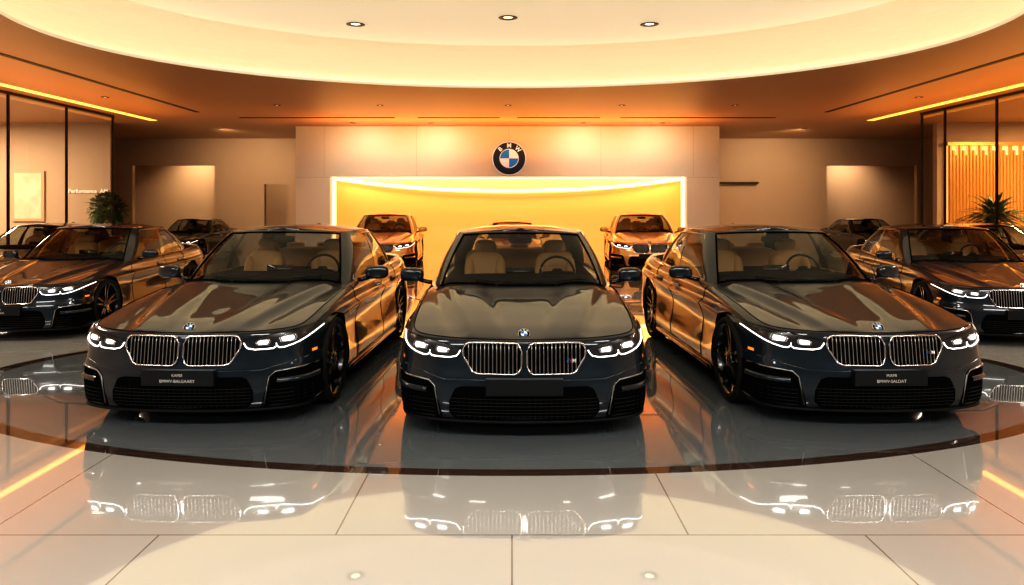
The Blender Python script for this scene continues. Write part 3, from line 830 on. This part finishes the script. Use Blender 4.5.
for k, (a, b) in enumerate(((240,395),(418,500),(517,600),(620,775))):
    mb = MB(); mb.box((a-512)*19.8/700, (b-512)*19.8/700, 19.7, 19.85, HC-0.01, HC-0.001, 'slot'); st(mb.obj('trim_%d' % (8+k), smooth=False))
mb = MB()
mb.lathe([(0, .06), (-0.012, .095), (-0.012, .05), (0.0, .046)], 'frame', 20, 'z'); mb.lathe([(-0.004, .046), (-0.004, .001)], 'downled', 20, 'z')
dl0 = mb.obj('downlight'); dl0["category"] = "light"; dl0["label"] = "small round recessed ceiling downlight"; dl0["group"] = "recessed ceiling downlights"
dpos = [((x-512)*17.3/700, 17.3, HC) for x in (277, 380, 508, 622, 735)] + [((x-512)*21.3/700, 21.0, HC) for x in (355, 432, 582, 660)] + \
       [(-9.3, 16, HC), (9.3, 16, HC), (-9.4, 22.5, HC), (9.4, 22.5, HC)]
dinner = [((355-512)*12.7/700, 12.75, ZI), ((508-512)*12.3/700, 12.3, ZI), ((650-512)*12.7/700, 12.75, ZI)]
first = True
for p in dpos + dinner:
    o = dl0 if first else dl0.copy()
    if not first: C.objects.link(o)
    first = False
    o.location = p
    if p[2] == ZI: o.scale = (1.8, 1.8, 1)

# side room things
mb = MB(); mb.box(-14.95, -14.0, 20.94, 21.0, 1.25, 2.75, 'paleframe'); o = mb.obj('picture_frame', smooth=False); o["label"] = "pale framed sepia print on the side room wall"; o["category"] = "picture"
mb = MB(); mb.box(-14.88, -14.07, 20.93, 20.94, 1.32, 2.68, 'art'); mb.obj('print', o, smooth=False)
mb = MB(); vs, fs = text_verts('Performance  AM', 0.165, 0.01, 0.003); mb.add([v+Vector((-12.70, 20.97, 2.15)) for v in vs], fs, 'sign'); o = mb.obj('wall_sign', smooth=False, norm=False)
o["label"] = "small raised white wall lettering"; o["category"] = "sign"
mb = MB(); mb.box(13.0, 16.5, 20.93, 20.98, 1.2, 3.5, 'goldglow'); scr = mb.obj('slat_screen', smooth=False); scr["label"] = "backlit golden screen of vertical slats"; scr["category"] = "screen"
mb = MB(); mb.box(12.95, 16.5, 20.80, 20.98, 1.1, 1.2, 'gold'); mb.box(12.95, 16.5, 20.80, 20.98, 3.5, 3.6, 'gold')
mb.obj('screen_frame', scr, smooth=False)
for i in range(35):
    x = 13.03 + i*0.10
    mb = MB(); mb.box(x, x+0.055, 20.82, 20.92, 1.2, 3.5 - 0.14*(i % 3), 'gold'); mb.obj('slat', scr, smooth=False)
mb = MB(); mb.box(7.0, 9.1, 25.8, 26.0, 2.52, 2.58, 'frame'); o = mb.obj('wall_shelf', smooth=False); o["label"] = "thin dark shelf on the back wall"; o["category"] = "shelf"
def plant(X, Y, h, nleaf, spread, name, label, lw=0.05, bush=False):
    root = bpy.data.objects.new(name, None); C.objects.link(root); root.location = (X, Y, 0); root["label"] = label; root["category"] = "plant"
    mb = MB(); mb.lathe([(0,.18),(0,.2),(0.3,.25),(0.55,.27),(0.57,.25),(0.5,.24),(0.5,.001)], 'pot', 28, 'z'); mb.obj('pot', root)
    mb = MB(); mb.tube([(0,0,0.45),(0.03,0,0.9),(0,0.02,h*0.6)], 0.03, 'pot', 8); mb.obj('trunk', root)
    mb = MB()
    for i in range(nleaf):
        a = random.uniform(0, 2*math.pi); ph = random.uniform(-0.9, 1.4) if bush else random.uniform(-0.2, 1.3); L = spread*random.uniform(0.7, 1.1)
        base = Vector((0, 0, h*random.uniform(0.5, 0.72))); d = Vector((math.cos(a)*math.cos(ph), math.sin(a)*math.cos(ph), math.sin(ph)))
        if bush:
            base = Vector((0, 0, h*0.62)) + d*0.45*random.random()**0.5; d = (d + Vector((random.uniform(-.7,.7), random.uniform(-.7,.7), random.uniform(-.3,.7)))).normalized(); L = 0.16
        side = d.cross(Vector((0, 0, 1))).normalized(); rows = []
        for t in np.linspace(0, 1, 5 if bush else 7):
            c = base + d*L*t + Vector((0, 0, -0.35*L*t*t)); w = lw*math.sin(math.pi*min(0.98, t*0.9+0.08))
            rows.append([c-side*w, c+Vector((0, 0, 0.01)), c+side*w])
        mb.grid(rows, 'leaf')
    o = mb.obj('foliage', root); o["kind"] = "stuff"
plant(-11.55, 20.0, 2.6, 800, 0.58, 'potted_plant', 'bushy green potted plant beside the glass partition', 0.045, True)
plant(13.0, 18.9, 2.2, 150, 0.95, 'potted_palm', 'full spiky potted palm inside the golden side room', 0.06)

# ------------------------------------------------------------------ lights
def area(name, loc, rot, sx, sy, col, e):
    l = bpy.data.lights.new(name, 'AREA'); l.shape = 'RECTANGLE'; l.size = sx; l.size_y = sy; l.color = col; l.energy = e
    o = bpy.data.objects.new(name, l); C.objects.link(o); o.location = loc; o.rotation_euler = rot; return o
def spot(name, loc, tgt, col, e, ang=60, bl=0.6, r=0.05):
    l = bpy.data.lights.new(name, 'SPOT'); l.color = col; l.energy = e; l.spot_size = math.radians(ang); l.spot_blend = bl; l.shadow_soft_size = r
    o = bpy.data.objects.new(name, l); C.objects.link(o); o.location = loc
    o.rotation_euler = (Vector(tgt)-Vector(loc)).to_track_quat('-Z', 'Y').to_euler(); return o
warm = (1.0, 0.74, 0.46); wc = (1.0, 0.88, 0.68); org = (1.0, 0.42, 0.10)
for x in (-4.6, -2.4, 2.2, 4.4): spot('wall_washer', (x, 20.0, HC-0.05), (x, 22.1, 2.6), wc, 150, 110, 1.0, 0.3)
spot('emblem_fill_spot', (-0.09, 18.5, HC-0.05), (-0.09, 22, 3.19), (0.80, 0.92, 1.0), 90, 20, 0.8, 0.1)  # cool spot added to keep the emblem colours neutral
for x in (-3.5, 3.55): spot('car_fill_spot', (x, 16.0, HC-0.05), (x, 18.8, 0.8), (1.0, 0.62, 0.25), 260, 50, 0.8, 0.2)  # golden spots added to warm the rear cars
for x in (-9.4, 9.4): spot('wall_washer', (x, 22.5, HC-0.05), (x, 26, 2.0), warm, 420, 120, 1.0, 0.2)
spot('alcove_light', (-12.6, 27.0, HC-0.1), (-12.6, 28.2, 1.8), warm, 230, 120, 1.0)
spot('alcove_light', (13.3, 27.0, HC-0.1), (13.3, 28.2, 1.8), (1.0, 0.76, 0.52), 230, 120, 1.0)
spot('corridor_light', (-8.4, 27.0, HC-0.1), (-9.3, 28.2, 1.4), warm, 150, 70)
area('side_room_light', (-15.2, 18.2, HC-0.1), (0, 0, 0), 1.2, 1.2, (1.0, 0.72, 0.46), 330)
area('side_room_light', (15.2, 18.2, HC-0.1), (0, 0, 0), 1.2, 1.2, (1.0, 0.58, 0.26), 320)
area('niche_cove_light', (-0.1, 23.9, 2.85), (math.radians(30), 0, 0), 11.5, 0.3, (1.0, 0.68, 0.32), 150)
for sg in (-1, 1): area('ceiling_fill_uplight', (sg*9.6, 13, 2.9), (0, math.pi, 0), 0.4, 12, org, 90)  # free-hanging lights added to turn the lower ceiling orange
area('niche_ceiling_fill', (-0.1, 20.2, 3.0), (math.pi, 0, 0), 11, 0.3, org, 220)  # orange uplight added to warm the ceiling near the niche
for sg in (-1, 1): area('aisle_fill_light', (sg*7.9, 7.5, HC-0.02), (0, 0, 0), 0.3, 3.0, (1.0, 0.90, 0.76), 130)  # fill added out of view to brighten the dark side floor
for x in (-6, 0, 6): area('entrance_fill_light', (x, 1.0, HC-0.02), (math.radians(18), 0, 0), 4.0, 0.9, (1.0, 0.96, 0.90), 265)  # unseen fill lights added overhead for the car fronts
for x in (-6, 6): area('entrance_fill_light', (x, -4.5, HC-0.02), (math.radians(35), 0, 0), 5.0, 1.2, (1.0, 0.96, 0.92), 215)  # more added fill, behind the camera
w = bpy.data.worlds.new('w'); bpy.context.scene.world = w; w.use_nodes = True
w.node_tree.nodes['Background'].inputs[0].default_value = (0.5, 0.3, 0.15, 1); w.node_tree.nodes['Background'].inputs[1].default_value = 0.3

# ------------------------------------------------------------------ camera
cam = bpy.data.cameras.new('cam'); co = bpy.data.objects.new('cam', cam); C.objects.link(co)
cam.lens = 700/1024*36; cam.sensor_width = 36; cam.shift_y = -87.5/1024
co.location = (0, 0, 1.73); co.rotation_euler = (math.pi/2, 0, 0); cam.clip_end = 100
bpy.context.scene.camera = co
vs_ = bpy.context.scene.view_settings
vs_.view_transform = 'Standard'; vs_.exposure = 0.12
for lk in ('High Contrast', 'Medium High Contrast', 'None'):
    try:
        vs_.look = lk; break
    except Exception: pass
